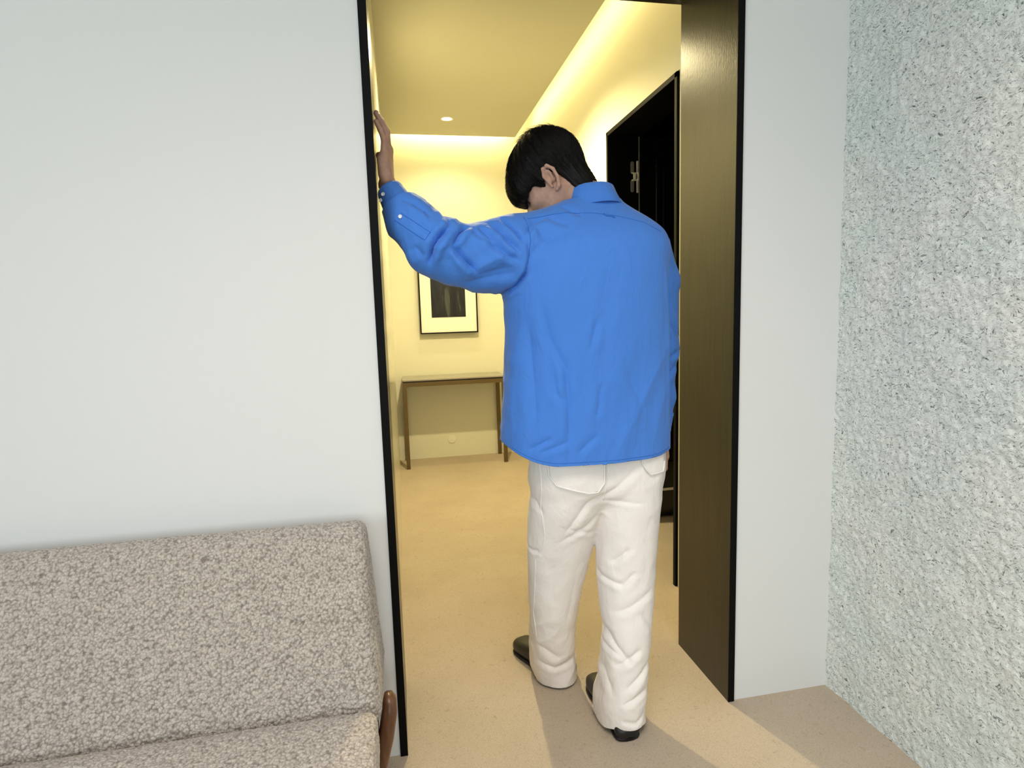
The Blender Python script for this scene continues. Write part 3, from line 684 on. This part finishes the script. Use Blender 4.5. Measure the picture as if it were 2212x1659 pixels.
def seam(name, pts, m, parent, tree, r_=.0009, step=.006, off=.0004):
    P = []
    for a_, b_ in zip(pts[:-1], pts[1:]):
        n_ = max(1, int(math.dist(a_, b_)/step))
        for k in range(n_): P.append((a_[0]+(b_[0]-a_[0])*k/n_, a_[1]+(b_[1]-a_[1])*k/n_))
    P.append(pts[-1]); W_ = [p for p in (on_cloth(tree, x, z, off) for x, z in P) if p is not None]
    W_ = [W_[0]]+[b_ for a_, b_ in zip(W_[:-1], W_[1:]) if (b_-a_).length < .03 and (b_-a_).length > 1e-5]
    bm = bmesh.new(); tube(bm, W_, r_, 6); return pbm(name, bm, m, parent, smooth=True)
seam('yoke_seam', [(.362, 1.503), (.383, 1.506), (.427, 1.514), (.466, 1.518), (.544, 1.516), (.61, 1.508), (.69, 1.490), (.745, 1.465)], M_shirt_in, shirt, st)
seam('armhole_seam', [(.352, 1.507), (.358, 1.48), (.360, 1.443), (.353, 1.393), (.336, 1.344), (.310, 1.308)], M_shirt_in, shirt, st)
seam('hem_stitching', [(x, float(hem_z(np.array(x), 0))+.009) for x in np.linspace(.30, .775, 40)], M_shirt_in, shirt, st, .0007)
seam('locker_loop', [(.574, 1.513), (.582, 1.507), (.595, 1.507), (.603, 1.501)], M_shirt_in, shirt, st, .0022, .004, .0015)
seam('sleeve_placket', [(.022, 1.517), (.094, 1.463), (.079, 1.442), (.006, 1.500)], M_shirt_in, shirt, st)
def button(c, nrm, parent=shirt, r_=.0052):
    bm = bmesh.new(); nrm = Vector(nrm).normalized()
    R_ = nrm.to_track_quat('Z', 'Y').to_matrix().to_4x4(); n = 20
    prof = [(0, .0012), (r_*.62, .0012), (r_*.75, .0021), (r_*.93, .0019), (r_, .0008), (r_*.95, 0)]
    rs = []
    for rr, zz in prof[1:]: rs.append([bm.verts.new((rr*math.cos(2*math.pi*k/n), rr*math.sin(2*math.pi*k/n), zz)) for k in range(n)])
    c0 = bm.verts.new((0, 0, prof[0][1]))
    for k in range(n): bm.faces.new((c0, rs[0][k], rs[0][(k+1) % n]))
    for i in range(len(rs)-1):
        for k in range(n): bm.faces.new((rs[i][k], rs[i+1][k], rs[i+1][(k+1) % n], rs[i][(k+1) % n]))
    bm.faces.new(rs[-1][::-1]); bmesh.ops.transform(bm, matrix=Matrix.Translation(Vector(c)) @ R_, verts=bm.verts)
    return pbm('button', bm, M_button, parent, smooth=True)
p = on_cloth(st, .020, 1.508, .0008); button(p, (-.2, -1, .1))
SV, SF = nets(sleeve_sdf, (.66, 1.58, .80), (.90, 1.84, 1.52), .0042); SV = lap(SV, SF, 3); SN = normals(SV, SF)
SV = creases(SV, SN, [([(.80, 1.20), (.84, 1.16)], .007, .007), ([(.80, 1.10), (.845, 1.12)], .007, .008), ([(.79, 1.04), (.84, 1.08)], .007, .006), ([(.81, 1.33), (.83, 1.22)], .007, .006), ([(.815, 1.02), (.82, .93)], .006, .006)], np.ones(len(SV)))
SN = normals(SV, SF); SV = SV+SN*(.0035*vnoise(SV, (16, 16, 9), 9))[:, None]
bm = to_bm(SV, SF); cut(bm, (.78, 1.7, .905), (0, 0, -1))
slo = pbm('sleeve', bm, M_shirt, shirt, smooth=True); q = slo.modifiers.new('cloth', 'SOLIDIFY'); q.thickness = .0022; q.offset = -1
# collar: stand and fall round the neck
def collar():
    bm = bmesh.new(); prof = [(.060, -.030), (.060, .018), (.0625, .027), (.067, .030), (.072, .026), (.076, .004), (.087, -.033), (.0852, -.0345), (.0735, .002), (.069, .021), (.0655, .023), (.064, -.030)]
    n = 56; C_ = Vector((.578, 1.706, 1.571)); tilt = Matrix.Rotation(math.radians(-9), 3, 'Y') @ Matrix.Rotation(math.radians(-10), 3, 'X'); rings = []
    for k in range(n+1):
        a_ = math.radians(112)+math.radians(316)*k/n           # open at the throat (+y)
        wob = .0018*math.sin(a_*5+1)
        rings.append([bm.verts.new(C_+tilt @ Vector(((r_+wob)*math.cos(a_)*1.0, (r_+wob)*math.sin(a_)*.98, z_+.004*math.sin(a_*2)))) for r_, z_ in prof])
    m_ = len(prof)
    for i in range(n):
        for j in range(m_): bm.faces.new((rings[i][j], rings[i][(j+1) % m_], rings[i+1][(j+1) % m_], rings[i+1][j]))
    bm.faces.new(rings[0]); bm.faces.new(rings[-1][::-1])
    return pbm('collar', bm, M_shirt, shirt, smooth=True)
collar()
def cuff(a_, d_, L, r0_, r1_, flat=1.0, split=None):
    bm = bmesh.new(); a_ = Vector(a_); d_ = Vector(d_).normalized(); Xv = d_.orthogonal().normalized() if split is None else (Vector(split)-d_*Vector(split).dot(d_)).normalized(); Yv = d_.cross(Xv)
    n = 44; m_ = 9; R_ = []
    for i in range(m_+1):
        t = i/m_; rg = []
        for k in range(n):
            q_ = 2*math.pi*k/n; r_ = r0_+(r1_-r0_)*t+.0012*math.sin(3*q_+2*t)+(.0010 if i in (1, m_-1) else 0)
            rg.append(bm.verts.new(a_+d_*(L*t)+Xv*(r_*math.cos(q_))+Yv*(r_*flat*math.sin(q_))))
        R_.append(rg)
    for i in range(m_):
        for k in range(n): bm.faces.new((R_[i][k], R_[i][(k+1) % n], R_[i+1][(k+1) % n], R_[i+1][k]))
    o = pbm('cuff', bm, M_shirt, shirt, smooth=True); q_ = o.modifiers.new('cloth', 'SOLIDIFY'); q_.thickness = .003; q_.offset = -1
    return o
cuff(CUFF_A-CUFF_D*.010-np.array((.004, 0, .002)), CUFF_D, .062, .0510, .0390, .90, (0, -1, 0))
button((-.0215, 1.6455, 1.572), (-.55, -1, .1)); button((-.0285, 1.648, 1.5565), (-.8, -1, .1))
cuff((.783, 1.706, .925), (-.03, 0, -1), .062, .050, .043, .95, (1, 0, 0))
button((.777, 1.6625, .885), (.1, -1, 0)); 

# ---- trousers
LEG_L = [(.005, .398, .545, 1.858, .098), (.05, .386, .542, 1.856, .098), (.106, .384, .534, 1.842, .090), (.186, .381, .531, 1.812, .080), (.343, .372, .542, 1.775, .086), (.549, .363, .574, 1.725, .100), (.68, .368, .592, 1.700, .118), (.80, .380, .600, 1.690, .118), (.95, .40, .60, 1.69, .10)]
LEG_R = [(.012, .535, .677, 1.594, .114), (.060, .538, .679, 1.596, .106), (.144, .549, .690, 1.594, .084), (.20, .558, .700, 1.600, .080), (.278, .570, .712, 1.610, .083), (.347, .564, .722, 1.622, .086), (.547, .564, .748, 1.655, .100), (.68, .565, .768, 1.675, .118), (.80, .56, .776, 1.685, .118), (.95, .56, .75, 1.69, .10)]
def trs_sdf(P):
    a_ = sd_column(P, LEG_L, 2.2); b_ = sd_column(P, LEG_R, 2.2)
    d = smin(a_, b_, .012)
    pel = sd_column(P, [(.66, .46, .69, 1.69, .07), (.73, .38, .765, 1.69, .120), (.80, .380, .776, 1.69, .120), (.95, .40, .75, 1.69, .10)], 2.4)
    return smin(d, pel, .03)
V, F = nets(trs_sdf, (.33, 1.45, -.01), (.83, 1.97, .94), .0040); V = lap(V, F, 2); N = normals(V, F); wt = np.clip((.45-N[:, 1])/.5, 0, 1)
TF = [([(.54, .702), (.595, .738), (.673, .813)], .010, .006), ([(.579, .505), (.629, .555)], .010, .007), ([(.551, .459), (.607, .445)], .008, .007), ([(.6, .439), (.643, .484)], .009, .006), ([(.563, .308), (.584, .262), (.62, .213)], .008, .009),
      ([(.576, .205), (.649, .253)], .009, .010), ([(.548, .238), (.561, .119)], .008, .007), ([(.598, .143), (.641, .173), (.68, .20)], .008, .009), ([(.583, .101), (.634, .123), (.67, .13)], .007, .009), ([(.534, .269), (.598, .231)], .008, .007),
      ([(.575, .058), (.619, .050), (.65, .06)], .006, .006), ([(.553, .701), (.679, .685)], .006, .004), ([(.66, .36), (.70, .30)], .009, .005), ([(.58, .36), (.64, .39), (.70, .42)], .010, .006),
      ([(.441, .571), (.522, .621), (.567, .661)], .009, .006), ([(.449, .599), (.509, .695), (.553, .72)], .010, .006), ([(.36, .521), (.382, .531)], .006, .009), ([(.395, .173), (.469, .116)], .010, .006), ([(.40, .105), (.45, .085), (.52, .10)], .009, .007),
      ([(.367, .223), (.387, .136)], .007, .006), ([(.464, .612), (.558, .581)], .007, .004), ([(.372, .70), (.385, .66)], .006, .006), ([(.42, .50), (.43, .34)], .02, .004), ([(.50, .44), (.48, .25)], .018, .004)]
V = creases(V, N, [(p_, w_*.85, d_*.9) for p_, w_, d_ in TF], wt); N = normals(V, F)
nA = vnoise(V, (9, 9, 4), 5); nB = vnoise(V, (24, 24, 18), 6); nC = .35-np.abs(vnoise(V@np.array(((.85, 0, -.5), (0, 1, 0), (.5, 0, .85))), (7, 5, 14), 7, 1)); lw = np.clip((.35-V[:, 2])/.3, 0, 1)
V = V+N*(.0040*nA+.0012*nB*(.4+lw)+.0100*nC*(.35+.65*lw))[:, None]
# the front of each leg opening rides up over the shoe, the back drops to the floor
def thm(x, y):
    L_ = x < .535
    return np.where(L_, .008+.050*np.clip((y-1.82)/.13, 0, 1)**1.2, .034-.026*np.clip((y-1.50)/.06, 0, 1)+.050*np.clip((y-1.59)/.10, 0, 1)**1.2)
hz_ = thm(V[:, 0], V[:, 1]); V[:, 2] -= hz_*np.clip(1-(V[:, 2]-.0)/.5, 0, 1)
bm = to_bm(V, F); cut(bm, (0, 0, 0), (0, 0, -1)); cut(bm, (0, 0, .925), (0, 0, 1))
for v in bm.verts:
    h_ = float(thm(np.array(v.co.x), np.array(v.co.y))); v.co.z = v.co.z+h_*max(0, min(1, 1-v.co.z/.5))
Vt = np.array([v.co[:] for v in bm.verts]); bm.verts.index_update(); Ft = [[v.index for v in f_.verts] for f_ in bm.faces]
trousers = pbm('trousers', bm, M_trs, person, smooth=True); q = trousers.modifiers.new('cloth', 'SOLIDIFY'); q.thickness = .0022; q.offset = -1
tt_ = BVHTree.FromPolygons([tuple(v) for v in Vt], Ft)
M_trs_seam = mat('white topstitching', (.86, .83, .80), .8, .2)
def patch(name, poly, m, parent, tree, off=.0036, nx=26, nz=22):
    xs_ = [p_[0] for p_ in poly]; zs_ = [p_[1] for p_ in poly]; zb, zt = min(zs_), max(zs_); bm = bmesh.new(); rows = []
    for j in range(nz+1):
        z = zb+(zt-zb)*j/nz; cr = []
        for a_, b_ in zip(poly, poly[1:]+poly[:1]):
            if (a_[1]-z)*(b_[1]-z) <= 0 and abs(a_[1]-b_[1]) > 1e-6: cr.append(a_[0]+(b_[0]-a_[0])*(z-a_[1])/(b_[1]-a_[1]))
        if len(cr) < 2: cr = [xs_[zs_.index(zb)]]*2
        lo_, hi_ = min(cr), max(cr); rows.append([on_cloth(tree, lo_+(hi_-lo_)*i/nx, z, off) for i in range(nx+1)])
    vv = [[bm.verts.new(p_) if p_ is not None else None for p_ in r_] for r_ in rows]
    for j in range(nz):
        for i in range(nx):
            q_ = (vv[j][i], vv[j][i+1], vv[j+1][i+1], vv[j+1][i])
            if all(x is not None for x in q_): bm.faces.new(q_)
    bmesh.ops.remove_doubles(bm, verts=bm.verts, dist=1e-5)
    o = pbm(name, bm, m, parent, smooth=True); q_ = o.modifiers.new('cloth', 'SOLIDIFY'); q_.thickness = .0022; q_.offset = 0; return o
PL = [(.402, .835), (.405, .782), (.421, .757), (.508, .731), (.536, .732), (.556, .756), (.558, .835)]
pk = patch('back_pocket', PL, M_trs, trousers, tt_); seam('pocket_stitching', PL, M_trs_seam, trousers, tt_, .0022, .005, .0055)
PR = [(.668, .830), (.671, .806), (.681, .786), (.696, .770), (.742, .772), (.75, .80), (.752, .835)]
patch('back_pocket', PR, M_trs, trousers, tt_); seam('pocket_stitching', PR[:6], M_trs_seam, trousers, tt_, .0018, .005, .0055)
seam('side_seam', [(.383, .83), (.384, .678), (.395, .59), (.393, .547), (.375, .50), (.378, .40), (.379, .299), (.389, .2)], M_trs_seam, trousers, tt_, .0015)
seam('seat_seam', [(.565, .83), (.573, .788), (.562, .74), (.560, .70)], M_trs_seam, trousers, tt_, .0012)

# ---- shoes
def shoe(heel, toe, hgt_heel, side):
    t = link('shoe', None, person); heel = Vector(heel); toe = Vector(toe); d_ = (toe-heel); L = d_.length; d_.normalize(); s_ = Vector((-d_.y, d_.x, 0))*-1
    prof = [(0.0, .018, .018), (.012, .030, .024), (.04, .037, .030), (.10, .040, .044), (.30, .039, .060), (.45, .042, .062), (.60, .047, .058), (.75, .049, .052), (.86, .046, .046), (.93, .038, .040), (.975, .025, .032), (.994, .012, .024), (1.0, .004, .018)]
    def build(z0, zf, ws, nme, m, prt):
        bm = bmesh.new(); n = 26; R_ = []
        for u_, w_, h_ in prof:
            rg = []
            bend = .010*side*math.sin(math.pi*min(1, max(0, u_)))-.006*side*u_
            for k in range(n):
                q_ = 2*math.pi*k/n; cx, cz = math.cos(q_), math.sin(q_); ztop = zf(h_)
                x_ = w_*ws*math.copysign(abs(cx)**.75, cx); z_ = z0+(ztop-z0)*(.5+.5*math.copysign(abs(cz)**.7, cz))
                p_ = heel+d_*(u_*L+(0))+s_*(x_+bend); rg.append(bm.verts.new((p_.x, p_.y, z_)))
            R_.append(rg)
        for i in range(len(R_)-1):
            for k in range(n): bm.faces.new((R_[i][k], R_[i][(k+1) % n], R_[i+1][(k+1) % n], R_[i+1][k]))
        bm.faces.new(R_[0][::-1]); bm.faces.new(R_[-1])
        return pbm(nme, bm, m, prt, smooth=True)
    up_ = build(.005, lambda h_: h_+.012, 1.0, 'upper', M_leather, t)
    build(0.0, lambda h_: .013, 1.015, 'sole', M_sole, t)
    bm = bmesh.new(); pts = []
    for k in range(13):
        q_ = math.pi*(k/12-.5)*1.5; pts.append(heel+d_*(.052-.050*math.cos(q_))+s_*(.036*math.sin(q_))+Vector((0, 0, .030)))
    tube(bm, pts, .0022, 6); pbm('heel_piping', bm, M_leather, t, smooth=True)
    return t
shoe((.597, 1.490, 0), (.590, 1.772, 0), .06, .6)
shoe((.482, 1.782, 0), (.386, 2.046, 0), .06, 1)
